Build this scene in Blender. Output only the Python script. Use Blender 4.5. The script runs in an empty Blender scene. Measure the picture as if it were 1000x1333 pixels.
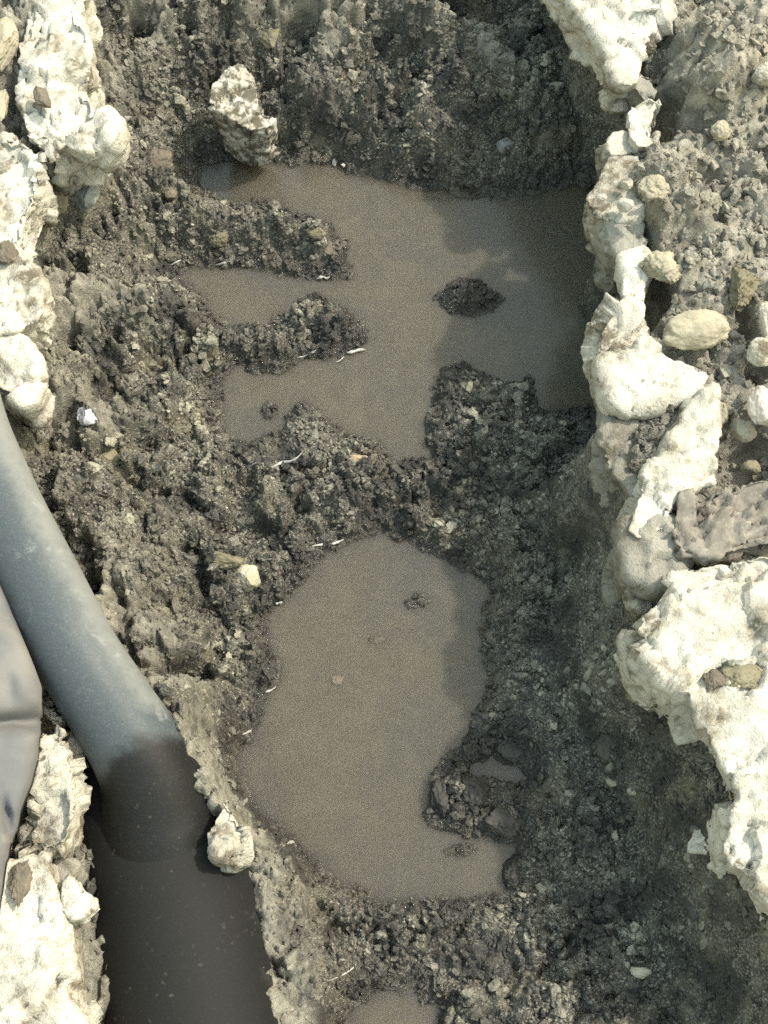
import bpy, math, numpy as np
from mathutils import Vector, Matrix

sc = bpy.context.scene
COL = sc.collection
# ------------------------------------------------------------------ camera
F, W, H = 1750.0, 1000.0, 1333.0
PITCH, DIST = math.radians(66), 1.75
CAM = np.array([0.0, -DIST*math.cos(PITCH), DIST*math.sin(PITCH)])
RIGHT = np.array([1.0, 0, 0])
FWD = np.array([0, math.cos(PITCH), -math.sin(PITCH)])
UP = np.array([0, math.sin(PITCH), math.cos(PITCH)])
cam = bpy.data.cameras.new('camera'); co = bpy.data.objects.new('camera', cam); COL.objects.link(co)
cam.sensor_fit = 'VERTICAL'; cam.sensor_height = 36; cam.lens = 36*F/H
cam.clip_start = 0.02; cam.clip_end = 200
co.location = CAM; co.rotation_euler = (math.pi/2-PITCH, 0, 0)
sc.camera = co
# ------------------------------------------------------------------ sky and sun
SUN_EL, SUN_AZ = math.radians(54), math.radians(72)      # azimuth clockwise from +Y
w = bpy.data.worlds.new('World'); sc.world = w; w.use_nodes = True
nt = w.node_tree; nt.nodes.clear()
sky = nt.nodes.new('ShaderNodeTexSky'); sky.sky_type = 'NISHITA'; sky.sun_disc = False
sky.sun_elevation = SUN_EL; sky.sun_rotation = SUN_AZ; sky.air_density = 3.4; sky.dust_density = 3.0; sky.ozone_density = 1.0
bg = nt.nodes.new('ShaderNodeBackground'); bg.inputs[1].default_value = 0.15
ow = nt.nodes.new('ShaderNodeOutputWorld')
nt.links.new(sky.outputs[0], bg.inputs[0]); nt.links.new(bg.outputs[0], ow.inputs[0])
sl = bpy.data.lights.new('sun', 'SUN'); sl.energy = 2.0; sl.angle = math.radians(1.2); sl.color = (1, 0.95, 0.86)
so = bpy.data.objects.new('sun', sl); COL.objects.link(so)
sd = Vector((math.sin(SUN_AZ)*math.cos(SUN_EL), math.cos(SUN_AZ)*math.cos(SUN_EL), math.sin(SUN_EL)))
so.rotation_euler = sd.to_track_quat('Z', 'Y').to_euler(); so.location = sd*5
sc.cycles.use_denoising = False
vs = sc.view_settings; vs.view_transform = 'Standard'; vs.look = 'None'; vs.exposure = 1.14; vs.gamma = 1; vs.use_curve_mapping = False

# ------------------------------------------------------------------ maths helpers
def at(px, py, z):
    """world point at height z seen at photo pixel (px, py)"""
    d = FWD + RIGHT*((px-W/2)/F) + UP*((H/2-py)/F)
    t = (z-CAM[2])/d[2]
    return CAM + d*t
def pxscale(p):
    return float(np.dot(np.asarray(p)-CAM, FWD))/F        # metres per photo pixel
def hsh(*ix):
    h = np.zeros(ix[0].shape, np.uint32)
    for k, i in zip((374761393, 668265263, 2147483647-58, 1274126177), ix):
        h = (h ^ (i.astype(np.int64).astype(np.uint32)*np.uint32(k)))*np.uint32(2654435761)
        h ^= h >> np.uint32(15)
    h *= np.uint32(2246822519); h ^= h >> np.uint32(13)
    return h.astype(np.float64)/4294967295.0
def vnoise(p, seed=0):
    """value noise, p (n,d) -> -1..1"""
    d = p.shape[1]; i = np.floor(p); f = p-i; f = f*f*f*(f*(f*6-15)+10); i = i.astype(np.int64)
    out = np.zeros(len(p))
    for c in range(2**d):
        o = [(c >> k) & 1 for k in range(d)]
        wt = np.ones(len(p))
        for k in range(d): wt *= f[:, k] if o[k] else 1-f[:, k]
        out += wt*hsh(*[i[:, k]+o[k] for k in range(d)], np.full(len(p), seed))
    return out*2-1
def fbm(p, seed=0, octv=4, gain=0.5):
    a, s, out = 1.0, 0.0, np.zeros(len(p))
    for k in range(octv):
        out += a*vnoise(p*2**k+17.3*k, seed+k); s += a; a *= gain
    return out/s
def worley(p, seed=0):
    """f1, f2, cell id (0..1)"""
    d = p.shape[1]; i = np.floor(p).astype(np.int64)
    f1 = np.full(len(p), 9.0); f2 = f1.copy(); cid = np.zeros(len(p))
    for c in range(3**d):
        o = [(c//3**k) % 3-1 for k in range(d)]
        cell = [i[:, k]+o[k] for k in range(d)]
        dd = np.zeros(len(p))
        for k in range(d):
            dd += (cell[k]+hsh(*cell, np.full(len(p), seed+31*k))-p[:, k])**2
        dd = np.sqrt(dd); idv = hsh(*cell, np.full(len(p), seed+977))
        near = dd < f1
        f2 = np.where(near, f1, np.minimum(f2, dd)); cid = np.where(near, idv, cid); f1 = np.where(near, dd, f1)
    return f1, f2, cid
def facet(p, seed=0):
    """tilted facets, one per cell: crumbly broken relief, about -1..1"""
    d = p.shape[1]; i = np.floor(p).astype(np.int64)
    f1 = np.full(len(p), 9.0); out = np.zeros(len(p))
    for c in range(3**d):
        o = [(c//3**k) % 3-1 for k in range(d)]; cell = [i[:, k]+o[k] for k in range(d)]
        dd = np.zeros(len(p)); pl = (hsh(*cell, np.full(len(p), seed+977))-.5)*1.3
        for k in range(d):
            q = p[:, k]-cell[k]-hsh(*cell, np.full(len(p), seed+31*k)); dd += q*q
            pl += q*(hsh(*cell, np.full(len(p), seed+500+k))-.5)*1.5
        near = dd < f1; f1 = np.where(near, dd, f1); out = np.where(near, pl, out)
    return out
def sstep(a, b, x):
    t = np.clip((x-a)/(b-a), 0, 1); return t*t*(3-2*t)
def sdf(poly, x, y):
    """signed distance, negative inside"""
    d = np.full(x.shape, 1e9); ins = np.zeros(x.shape, bool); n = len(poly)
    for k in range(n):
        ax, ay = poly[k]; bx, by = poly[(k+1) % n]
        ex, ey = bx-ax, by-ay; t = np.clip(((x-ax)*ex+(y-ay)*ey)/(ex*ex+ey*ey+1e-12), 0, 1)
        d = np.minimum(d, (x-ax-t*ex)**2+(y-ay-t*ey)**2)
        if abs(ey) > 1e-12: ins ^= ((ay > y) != (by > y)) & (x < ex*(y-ay)/ey+ax)
    d = np.sqrt(d); return np.where(ins, -d, d)

# ------------------------------------------------------------------ object helpers
def tag(o, label=None, cat=None, group=None, kind=None):
    if label: o['label'] = label
    if cat: o['category'] = cat
    if group: o['group'] = group
    if kind: o['kind'] = kind
    return o
def mesh_np(name, v, faces, mat, parent=None, smooth=True, attrs=None):
    """faces: (n,3) or (n,4) int array, or list of those"""
    me = bpy.data.meshes.new(name)
    fl = faces if isinstance(faces, list) else [faces]
    fl = [f for f in fl if len(f)]
    nl = sum(f.size for f in fl); nf = sum(len(f) for f in fl)
    me.vertices.add(len(v)); me.vertices.foreach_set('co', np.asarray(v, np.float32).ravel())
    me.loops.add(nl); me.loops.foreach_set('vertex_index', np.concatenate([f.ravel() for f in fl]).astype(np.int32))
    st = np.concatenate([np.full(len(f), f.shape[1], np.int32) for f in fl]); ls = np.concatenate([[0], np.cumsum(st)[:-1]]).astype(np.int32)
    me.polygons.add(nf); me.polygons.foreach_set('loop_start', ls)
    me.polygons.foreach_set('use_smooth', np.full(nf, smooth))
    me.update(calc_edges=True)
    for k, a in (attrs or {}).items():
        at_ = me.attributes.new(k, 'FLOAT', 'POINT'); at_.data.foreach_set('value', np.asarray(a, np.float32))
    me.materials.append(mat)
    o = bpy.data.objects.new(name, me); COL.objects.link(o)
    if parent is not None: o.parent = parent
    return o
def vnormals(v, f):
    n = np.zeros_like(v)
    a, b, c = v[f[:, 0]], v[f[:, 1]], v[f[:, 2]]
    fn = np.cross(b-a, c-a)
    if f.shape[1] == 4: fn = fn+np.cross(c-a, v[f[:, 3]]-a)
    for k in range(f.shape[1]):
        for ax in range(3): n[:, ax] += np.bincount(f[:, k], fn[:, ax], len(v))
    return n/(np.linalg.norm(n, axis=1)[:, None]+1e-12)
def smooth_v(v, f, it, fac=0.5):
    e = np.concatenate([np.stack([f[:, k], f[:, (k+1) % f.shape[1]]], 1) for k in range(f.shape[1])])
    e = np.concatenate([e, e[:, ::-1]]); cnt = np.bincount(e[:, 0], minlength=len(v))
    for _ in range(it):
        m = np.stack([np.bincount(e[:, 0], v[e[:, 1], ax], len(v)) for ax in range(3)], 1)/cnt[:, None]
        v = v+(m-v)*fac
    return v
def ico(sub):
    import bmesh
    bm = bmesh.new(); bmesh.ops.create_icosphere(bm, subdivisions=sub, radius=1)
    v = np.array([q.co[:] for q in bm.verts]); f = np.array([[q.index for q in t.verts] for t in bm.faces]); bm.free()
    return v, f
def remesh(v, faces, vox):
    """closed polygon soup -> even quad shell"""
    me = bpy.data.meshes.new('tmp'); me.from_pydata([tuple(q) for q in v], [], faces); me.update()
    o = bpy.data.objects.new('tmp', me); COL.objects.link(o)
    m = o.modifiers.new('r', 'REMESH'); m.mode = 'VOXEL'; m.voxel_size = vox
    dg = bpy.context.evaluated_depsgraph_get(); ev = o.evaluated_get(dg); em = ev.to_mesh()
    nv = np.zeros(len(em.vertices)*3, np.float32); em.vertices.foreach_get('co', nv)
    nf = np.zeros(len(em.loops), np.int32); em.loops.foreach_get('vertex_index', nf)
    ev.to_mesh_clear(); bpy.data.objects.remove(o); bpy.data.meshes.remove(me)
    return nv.reshape(-1, 3).astype(float), nf.reshape(-1, 4)

# ------------------------------------------------------------------ materials
class NT:
    def __init__(s, name):
        s.m = bpy.data.materials.new(name); s.m.use_nodes = True; s.t = s.m.node_tree; s.t.nodes.clear()
        s.out = s.n('ShaderNodeOutputMaterial'); s.b = s.n('ShaderNodeBsdfPrincipled'); s.l(s.b.outputs[0], s.out.inputs[0])
        s.pos = s.n('ShaderNodeNewGeometry').outputs['Position']
    def n(s, t, **k):
        x = s.t.nodes.new(t)
        for a, b in k.items(): setattr(x, a, b)
        return x
    def l(s, a, b): s.t.links.new(a, b)
    def put(s, sock, val):
        if hasattr(val, 'is_output'): s.l(val, sock)
        else: sock.default_value = (tuple(val)+(1,))[:4] if isinstance(val, (tuple, list)) and sock.type == 'RGBA' else val
    def noise(s, scale, detail=4, rough=0.55, dist=0.0, off=None):
        x = s.n('ShaderNodeTexNoise'); x.inputs['Scale'].default_value = scale; x.inputs['Detail'].default_value = detail
        x.inputs['Roughness'].default_value = rough; x.inputs['Distortion'].default_value = dist
        v = s.pos
        if off:
            m = s.n('ShaderNodeVectorMath', operation='ADD'); s.l(v, m.inputs[0]); m.inputs[1].default_value = off; v = m.outputs[0]
        s.l(v, x.inputs['Vector']); return x.outputs['Fac']
    def vor(s, scale, feature='F1', out='Distance'):
        x = s.n('ShaderNodeTexVoronoi', feature=feature); x.inputs['Scale'].default_value = scale; s.l(s.pos, x.inputs['Vector']); return x.outputs[out]
    def attr(s, name): return s.n('ShaderNodeAttribute', attribute_name=name).outputs['Fac']
    def ramp(s, fac, a, b, lo=0.0, hi=1.0):
        x = s.n('ShaderNodeMapRange', interpolation_type='SMOOTHSTEP'); s.put(x.inputs['Value'], fac)
        for k, v in (('From Min', a), ('From Max', b), ('To Min', lo), ('To Max', hi)): x.inputs[k].default_value = v
        return x.outputs[0]
    def math(s, op, a, b=0.0, clamp=False):
        x = s.n('ShaderNodeMath', operation=op, use_clamp=clamp); s.put(x.inputs[0], a); s.put(x.inputs[1], b); return x.outputs[0]
    def mix(s, fac, a, b, blend='MIX'):
        x = s.n('ShaderNodeMix', data_type='RGBA', blend_type=blend); s.put(x.inputs[0], fac); s.put(x.inputs[6], a); s.put(x.inputs[7], b); return x.outputs[2]
    def bump(s, h, strength, dist=0.002, prev=None):
        x = s.n('ShaderNodeBump'); x.inputs['Strength'].default_value = strength; x.inputs['Distance'].default_value = dist
        s.l(h, x.inputs['Height'])
        if prev is not None: s.l(prev, x.inputs['Normal'])
        return x.outputs[0]
    def fin(s, col, rough, nrm=None, **k):
        s.put(s.b.inputs['Base Color'], col); s.put(s.b.inputs['Roughness'], rough)
        if nrm is not None: s.l(nrm, s.b.inputs['Normal'])
        for a, b in k.items(): s.put(s.b.inputs[a.replace('_', ' ')], b)
        return s.m

def soil_mat():
    """pit earth: attributes dry (0 wet pit .. 1 dry bank), tint (per crumb)"""
    s = NT('pit_earth'); dry = s.attr('dry'); tint = s.attr('tint')
    big = s.noise(9, 4); mid = s.noise(55, 5, 0.6); fine = s.noise(330, 4, 0.65)
    cell = s.vor(120, out='Color')
    c = s.mix(s.ramp(mid, 0.3, 0.7), (0.032, 0.030, 0.026), (0.132, 0.124, 0.098))
    c = s.mix(s.ramp(fine, 0.5, 0.64), c, (0.32, 0.302, 0.235))
    c = s.mix(s.math('MULTIPLY', s.ramp(s.noise(17, 4), 0.5, 0.68), 0.5), c, (0.20, 0.178, 0.115))
    c = s.mix(s.ramp(tint, 0.0, 0.35, 0.6, 0.0), c, (0.022, 0.021, 0.019))
    c = s.mix(s.ramp(tint, 0.62, 0.95, 0.0, 0.85), c, (0.40, 0.375, 0.285))
    d = s.mix(s.ramp(mid, 0.3, 0.7), (0.14, 0.13, 0.102), (0.36, 0.338, 0.27))
    d = s.mix(s.ramp(tint, 0.0, 0.5, 0.7, 0.0), d, (0.075, 0.068, 0.055))
    d = s.mix(s.ramp(tint, 0.72, 1.0, 0.0, 0.8), d, (0.36, 0.34, 0.28))
    d = s.mix(s.ramp(fine, 0.55, 0.75), d, (0.34, 0.32, 0.26))
    damp = s.noise(11, 4, .6, .5, (5, 5, 5)); c = s.mix(s.ramp(damp, .48, .6, 0, .75), c, (0.027, 0.027, 0.025))
    col = s.mix(dry, c, d)
    wet = s.ramp(dry, -1, 0, 1, 0); col = s.mix(s.math('MULTIPLY', wet, .55), col, (0.034, 0.031, 0.026))
    rough = s.math('ADD', s.ramp(dry, -1, 0.6, 0.22, 0.72), s.ramp(fine, 0.3, 0.7, -0.14, 0.12))
    nb = s.bump(fine, 0.9, 0.004); nb = s.bump(s.noise(900, 2), 0.5, 0.0015, nb)
    return s.fin(col, rough, nb, Specular_IOR_Level=0.5)
def concrete_mat(name, base, dark, stain, amount, scale=1.0):
    s = NT(name)
    a = s.noise(14*scale, 5, 0.6); b = s.noise(70*scale, 5, 0.65, 0.3); c = s.noise(420, 4, 0.6)
    col = s.mix(s.ramp(a, 0.4, 0.6), base, tuple(x*f for x, f in zip(base, (.74, .73, .70))))
    d_ = s.noise(33*scale, 6, .7, .8, (3, 1, 2)); col = s.mix(s.ramp(d_, .56, .66, 0, .75), col, dark)
    col = s.mix(s.ramp(b, 0.62, 0.7), col, dark)
    m = s.math('MULTIPLY', s.ramp(a, 0.62-amount, 0.74-amount), s.ramp(b, 0.42, 0.56))
    col = s.mix(m, col, stain)
    pit = s.vor(95*scale); col = s.mix(s.ramp(pit, 0.05, 0.14, 0.75, 0), col, dark)
    nb = s.bump(b, 0.6, 0.006); nb = s.bump(c, 0.8, 0.0025, nb); ag = s.vor(75, out='Color'); agd = s.vor(75); col = s.mix(s.math('MULTIPLY', s.ramp(agd, .32, .2, 0, .35), s.ramp(s.noise(20, 2), .45, .6)), col, dark)
    return s.fin(col, 0.92, nb, Specular_IOR_Level=0.25)
def stone_mat(name, base, alt, rough=0.8, fleck=None):
    s = NT(name)
    a = s.noise(38, 5, 0.6, 0.4); b = s.noise(260, 5, 0.7)
    col = s.mix(s.ramp(a, 0.38, 0.62), base, alt); col = s.mix(s.ramp(b, 0.55, 0.75, 0, 0.6), col, fleck or tuple(min(1, 1.7*x) for x in base))
    col = s.mix(s.ramp(b, 0.3, 0.42, 0.6, 0), col, tuple(0.35*x for x in base))
    nb = s.bump(b, 0.6, 0.002)
    return s.fin(col, rough, nb, Specular_IOR_Level=0.3)
M_SOIL = soil_mat()
M_CONC = concrete_mat('broken_concrete', (0.56, 0.535, 0.46), (0.27, 0.24, 0.18), (0.15, 0.128, 0.09), 0.085)
M_CONC_DIRTY = concrete_mat('dirty_concrete', (0.46, 0.435, 0.36), (0.2, 0.175, 0.13), (0.15, 0.13, 0.095), 0.17)
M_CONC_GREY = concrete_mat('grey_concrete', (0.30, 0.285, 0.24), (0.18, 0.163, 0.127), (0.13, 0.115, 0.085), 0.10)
def facing_mat():
    s = NT('stone_with_pale_face'); p = s.attr('pale'); b = s.noise(230, 5, 0.7); a = s.noise(60, 4)
    soil = s.mix(s.ramp(b, 0.35, 0.7), (0.05, 0.045, 0.035), (0.21, 0.19, 0.14))
    pale = s.mix(s.ramp(a, 0.4, 0.7), (0.58, 0.55, 0.49), (0.4, 0.37, 0.31))
    col = s.mix(s.ramp(s.math('ADD', p, s.math('MULTIPLY', s.math('SUBTRACT', a, 0.5), 1.6)), 0.42, 0.58), soil, pale)
    return s.fin(col, 0.85, s.bump(b, 0.7, 0.003))
M_FACE = facing_mat()
ST = dict(
    grey=stone_mat('blue_grey_stone', (0.17, 0.18, 0.17), (0.24, 0.25, 0.23)),
    quartz=stone_mat('pale_quartz', (0.5, 0.49, 0.52), (0.42, 0.42, 0.45)),
    tan=stone_mat('tan_stone', (0.33, 0.29, 0.20), (0.42, 0.39, 0.30)),
    olive=stone_mat('olive_clod', (0.15, 0.135, 0.085), (0.21, 0.19, 0.125)),
    brown=stone_mat('brown_clod', (0.16, 0.135, 0.10), (0.11, 0.095, 0.072)),
    yellow=stone_mat('yellow_stone', (0.21, 0.185, 0.115), (0.16, 0.145, 0.10)),
    orange=stone_mat('orange_chip', (0.42, 0.31, 0.19), (0.34, 0.25, 0.15)),
    dark=stone_mat('dark_wet_clod', (0.035, 0.033, 0.028), (0.055, 0.05, 0.042), 0.5),
    mud=stone_mat('mud_lump', (0.07, 0.062, 0.048), (0.09, 0.08, 0.06), 0.45),
    white=stone_mat('white_stone', (0.52, 0.505, 0.455), (0.36, 0.34, 0.29), .9),
    cobble=stone_mat('tan_cobble', (0.36, 0.325, 0.235), (0.27, 0.245, 0.18)),
    pink=stone_mat('pinkish_stone', (0.52, 0.46, 0.41), (0.44, 0.39, 0.34)))

# ------------------------------------------------------------------ pit outlines (photo pixels on the water level)
P1 = [(256,240),(270,213),(330,205),(400,212),(470,222),(530,240),(600,254),(680,250),(750,238),(800,260),(830,300),(850,340),(860,385),(850,420),(840,460),(835,495),(800,530),(742,533),(700,530),(690,497),(640,492),(604,478),(566,478),(561,540),(559,598),(515,602),(490,577),(452,565),(425,545),(400,528),(372,540),(356,572),(320,582),(292,562),(284,505),(308,474),(330,488),(362,484),(400,466),(470,458),(478,432),(455,405),(425,392),(410,382),(385,398),(345,428),(300,430),(278,412),(262,385),(224,356),(250,346),(300,348),(350,352),(400,362),(450,360),(452,322),(430,292),(390,285),(352,262),(312,268),(280,258)]
P2 = [(400,742),(420,718),(444,706),(500,694),(560,716),(600,738),(632,758),(628,800),(630,850),(642,880),(622,930),(600,968),(566,1010),(552,1060),(580,1082),(640,1090),(668,1112),(655,1165),(610,1170),(560,1172),(520,1172),(470,1160),(420,1138),(395,1102),(350,1082),(325,1050),(308,1012),(300,985),(330,945),(345,905),(368,880),(345,835),(348,800),(382,765)]
P3 = [(440,1400),(455,1320),(475,1288),(530,1282),(575,1310),(590,1400)]
P4 = [(612,1000),(640,985),(678,1000),(690,1015),(650,1020),(625,1012)]
ISL = [[tuple(at(x, y, 0)[:2]) for x, y in P] for P in ([(566,388),(580,372),(600,362),(622,366),(640,378),(660,388),(640,404),(618,412),(588,408)],[(340,536),(346,526),(356,524),(361,536),(354,546),(344,545)],[(580,1106),(596,1096),(622,1100),(626,1110),(606,1118),(588,1114)],[(528,784),(545,776),(562,782),(552,791),(536,792)])]
WATER = [[tuple(at(x, y, 0)[:2]) for x, y in P] for P in (P1, P2, P3, P4)]
TOP = 0.25
# right rim of the pit and left rim, at height TOP
RR = sorted([tuple(at(x, y, TOP)[[1, 0]]) for x, y in [(680,-420),(690,-240),(700,-140),(728,-30),(742,0),(765,25),(800,75),(815,110),(852,135),(835,165),(800,215),(782,250),(815,300),(832,350),(845,385),(808,420),(800,470),(812,540),(822,610),(858,650),(845,700),(850,770),(852,830),(880,880),(915,940),(962,1010),(970,1080),(975,1140),(1010,1190),(1040,1260),(1100,1500)]])
RL = sorted([tuple(at(x, y, TOP)[[1, 0]]) for x, y in [(60,-140),(90,0),(100,60),(105,110),(120,160),(60,215),(40,260),(22,310),(38,370),(35,420),(30,480),(20,540),(-10,640),(10,760),(40,880),(70,960),(92,1040),(100,1120),(105,1200),(120,1290),(140,1500)]])
RR = np.array(RR); RL = np.array(RL)

# bumps on the pit floor: (px, py, z) scattered heights
CTRL = [(300,185,.06),(420,180,.05),(560,200,.045),(680,215,.05),(740,190,.06),(330,120,.13),(420,110,.14),(520,120,.14),(600,110,.13),(440,40,.21),(380,20,.20),(520,60,.20),(600,70,.18),(640,85,.15),(560,5,.03),(620,-5,.03),(500,-10,.08),(680,20,.06),(700,60,.10),(720,130,.08),(250,60,.17),(180,40,.13),(150,90,.15),(230,130,.15),(200,170,.15),(120,200,.2),(150,250,.16),(220,215,.10),(300,-60,.24),(450,-120,.22),(620,-100,.08),(740,-100,.12),
 (100,280,.2),(180,300,.11),(220,330,.05),(340,310,.045),(420,320,.035),(100,380,.17),(180,410,.10),(240,430,.05),(380,450,.035),(440,430,.03),(100,480,.17),(200,490,.08),(260,510,.03),(90,560,.18),(190,570,.09),(260,580,.045),(330,610,.02),(430,620,.025),(520,640,.03),(120,660,.17),(220,680,.09),(320,680,.04),(170,770,.15),(260,780,.07),(320,830,.025),(220,870,.12),(280,900,.05),(290,960,.04),
 (270,1010,.12),(310,1060,.12),(345,1110,.10),(400,1180,.045),(360,1200,.10),(365,1333,.12),(430,1250,.035),(560,1250,.015),(620,600,.02),(640,520,.015),(700,620,.02),(680,720,.02),(740,540,.015),(760,640,.03),(700,840,.02),(760,800,.025),(700,950,.02),(800,960,.03),(850,1050,.035),(760,1080,.02),(700,1200,.015),(820,1200,.03),(920,1200,.05),(760,1333,.03),(900,1333,.05),(620,1300,.02),(980,1333,.06),
 (110,1000,.17),(130,1100,.16),(150,1200,.155),(165,1333,.15)]
CP = np.array([at(*c) for c in CTRL])
def rbf_fit(P):
    D = np.linalg.norm(P[:, None, :2]-P[None, :, :2], axis=2)
    A = np.block([[D+1e-3*np.eye(len(P)), np.ones((len(P), 1))], [np.ones((1, len(P))), np.zeros((1, 1))]])
    return np.linalg.solve(A, np.append(P[:, 2], 0))
RW = rbf_fit(CP)
def rbf(x, y):
    out = np.full(x.shape, RW[-1])
    for k in range(len(CP)): out += RW[k]*np.hypot(x-CP[k, 0], y-CP[k, 1])
    return out
PIPE_AXIS = (at(190, 985, .12), at(268, 1420, .12))         # black pipe, used to bed the soil
RIDGE = np.array([at(*q) for q in [(215,915,.225),(252,972,.222),(283,1026,.205),(325,1095,.165),(343,1150,.14),(350,1240,.14),(358,1333,.14),(372,1450,.14)]])
_q = at(677, 322, 0)+np.array([math.sin(SUN_AZ), math.cos(SUN_AZ), 0])*(.27/math.tan(SUN_EL)+.03); _d = _q+np.array([0, 0, .27])-CAM
SHADE_BUMP = (W/2+F*float(_d@RIGHT)/float(_d@FWD), H/2-F*float(_d@UP)/float(_d@FWD)); print('NOTCH', SHADE_BUMP)  # added bump on the sun path, to shade a lit gap on the puddle
HOLES_AND_SHADE_BUMPS = [(at(px, py, z), a*.00085, b*.00095, d) for px, py, z, a, b, d in [(868,100,.25,62,38,.05),(925,48,.25,42,22,.06),(905,165,.25,30,18,.045),(885,318,.25,46,24,.05),(965,590,.24,50,46,.07),(975,415,.25,14,40,.05),
 (985,480,.25,16,18,.05),(78,415,.19,20,28,.06),(80,532,.18,26,24,.06),(150,25,.15,52,38,.05),(118,765,.15,16,34,.05),(285,185,.05,48,22,.03),(345,30,.17,34,24,.05),(415,118,.15,24,30,.05),(250,790,.07,36,26,.03),(235,650,.08,46,22,.03),(200,440,.08,40,20,.03),(860,288,.25,70,90,-.05),(575,0,.08,110,50,.15),(500,-40,.1,90,50,.12),(520,130,.13,80,26,-.03),(410,45,.2,40,50,-.035),(570,105,.12,50,30,-.03),(560,188,.04,50,16,-.025),(SHADE_BUMP[0],SHADE_BUMP[1],.25,80,90,-.085)]]  # raised right-bank bumps among these are added to shade the upper puddle
def ground(x, y, detail=True):
    """height, water distance, dryness"""
    p = np.stack([x, y], 1)
    wob = fbm(p*45, 5, 3)*0.010+vnoise(p*160, 9)*0.0035
    wd = np.min([sdf(P, x, y) for P in WATER], 0)+wob*1.1
    for P in ISL: wd = np.maximum(wd, -sdf(P, x, y)-.002+wob*.6)
    xr = np.interp(y, RR[:, 0], RR[:, 1])+vnoise(p*22, 3)*0.012; xl = np.interp(y, RL[:, 0], RL[:, 1])+vnoise(p*22, 4)*0.012
    wl = sstep(.0, .10, y); tr = sstep(-0.085+.092*wl, 0.012+.03*wl, x-xr); tl = sstep(-0.015, 0.05, xl-x)
    fl = np.clip(rbf(x, y), 0.008, 0.26)
    fl = np.where(wd > 0, np.minimum(fl, 0.006+wd*0.9), fl)
    fl = fl*sstep(-0.01, 0.05, wd)+0.007*sstep(-0.004, 0.012, wd)-0.055*sstep(0.0, -0.035, wd)
    topz = TOP+0.012*fbm(p*6, 21, 3)
    h = fl+(topz-fl)*np.maximum(tr, tl)
    wd = np.maximum(wd, np.where(tr > .12, (tr-.12)*.2, -1))
    # far outside the pit the ground evens out
    out = np.maximum.reduce([sstep(0.95, 1.2, y), sstep(-0.75, -1.0, y)])
    h = h+(TOP-h)*out
    dry = np.clip(np.maximum.reduce([sstep(0.01, 0.06, x-xr), sstep(0.0, 0.05, xl-x), out]), 0, 1)
    rd = np.full(x.shape, 9.0); rz = rd*0
    for a, b in zip(RIDGE[:-1], RIDGE[1:]):
        e = b-a; t = np.clip(((x-a[0])*e[0]+(y-a[1])*e[1])/(e[:2]@e[:2]), 0, 1); r_ = np.hypot(x-a[0]-t*e[0], y-a[1]-t*e[1]); rz = np.where(r_ < rd, a[2]+t*e[2], rz); rd = np.minimum(rd, r_)
    h = np.where(rd < .08, np.maximum(h, (rz+.01-.9*rd)*sstep(.08, .03, rd)*sstep(-.01, .035, wd)+h*sstep(.03, .08, rd)), h)
    dry = np.maximum(dry, sstep(.016, .004, rd+vnoise(p*70, 33)*.008)*.75)
    for q, r1, r2, dp in HOLES_AND_SHADE_BUMPS:
        h = h-dp*np.exp(-(((x-q[0])/r1)**2+((y-q[1])/r2)**2)**1.5)
    if detail:
        inp = (1-out)*sstep(-0.012, 0.03, wd)*(1-.55*sstep(-.01, .04, x-xr))
        shade_soft = 1.0-0.42*sstep(0.05, 0.16, x+0.15*y)*(1-dry)    # finer silt on the right of the pit
        f1, f2, c1 = worley(p*14+fbm(p*30, 2, 2)[:, None]*0.35, 11)
        steep = 1-0.6*sstep(.03, .3, tr)*(tr < .97)
        smear = 1-.6*sstep(.05, .4, fbm(p*9, 55, 3)); shade_soft = shade_soft*smear
        h1 = ((0.6-f1)*0.036-0.016*sstep(.22, .02, f2-f1))*inp*shade_soft*sstep(0.0, .06, wd)*steep
        g1, g2, _ = worley(p*27+fbm(p*45, 22, 2)[:, None]*.45, 23)
        h1 += ((.5-g1)*.015-.010*sstep(.2, .02, g2-g1))*inp*shade_soft*sstep(-.005, .04, wd)*steep
        h2 = facet(p*32+fbm(p*70, 6, 2)[:, None]*0.4, 12)*0.013*inp*shade_soft**1.5*sstep(-.005, .03, wd)
        f1c, f2c, c3 = worley(p*85+vnoise(p*150, 8)[:, None]*0.4, 13)
        h3 = (facet(p*80+vnoise(p*170, 8)[:, None]*0.5, 13)*0.0055+(.5-f1c)*.006)*inp*shade_soft
        h4 = facet(p*190, 15)*0.0030*inp
        pit = fbm(p*17, 77, 3); hole = -0.05*sstep(0.18, 0.42, pit)*inp*sstep(0.03, .09, wd)*shade_soft**2*steep
        h = h+h1+h2+h3+h4+hole
        h = np.where(wd > 0.0, np.maximum(h, 0.0015+np.minimum(wd, .02)*.15), h)
        dry = np.maximum(dry, .8*sstep(.06, .16, h)*sstep(-.4, .35, fbm(p*12, 91, 3))*(1-out)*(1-.75*sstep(.02, .2, tr)))
    else: c3 = np.full(x.shape, .5)
    return h, wd, dry, c3
STEP = 0.0027
def axis(lo, hi, far):
    core = np.arange(lo, hi, STEP); g = []; s = STEP; q = 0.0
    while q < far: s *= 1.35; q += s; g.append(q)
    g = np.array(g); return np.concatenate([lo-g[::-1], core, core[-1]+g])
gx = axis(-0.66, 0.66, 9); gy = axis(-0.70, 0.98, 9)
X, Y = np.meshgrid(gx, gy); x, y = X.ravel(), Y.ravel()
gz, gw, gd, gc = ground(x, y)
nx, ny = len(gx), len(gy)
idx = np.arange(nx*ny).reshape(ny, nx)
quads = np.stack([idx[:-1, :-1], idx[:-1, 1:], idx[1:, 1:], idx[1:, :-1]], -1).reshape(-1, 4)
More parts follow.
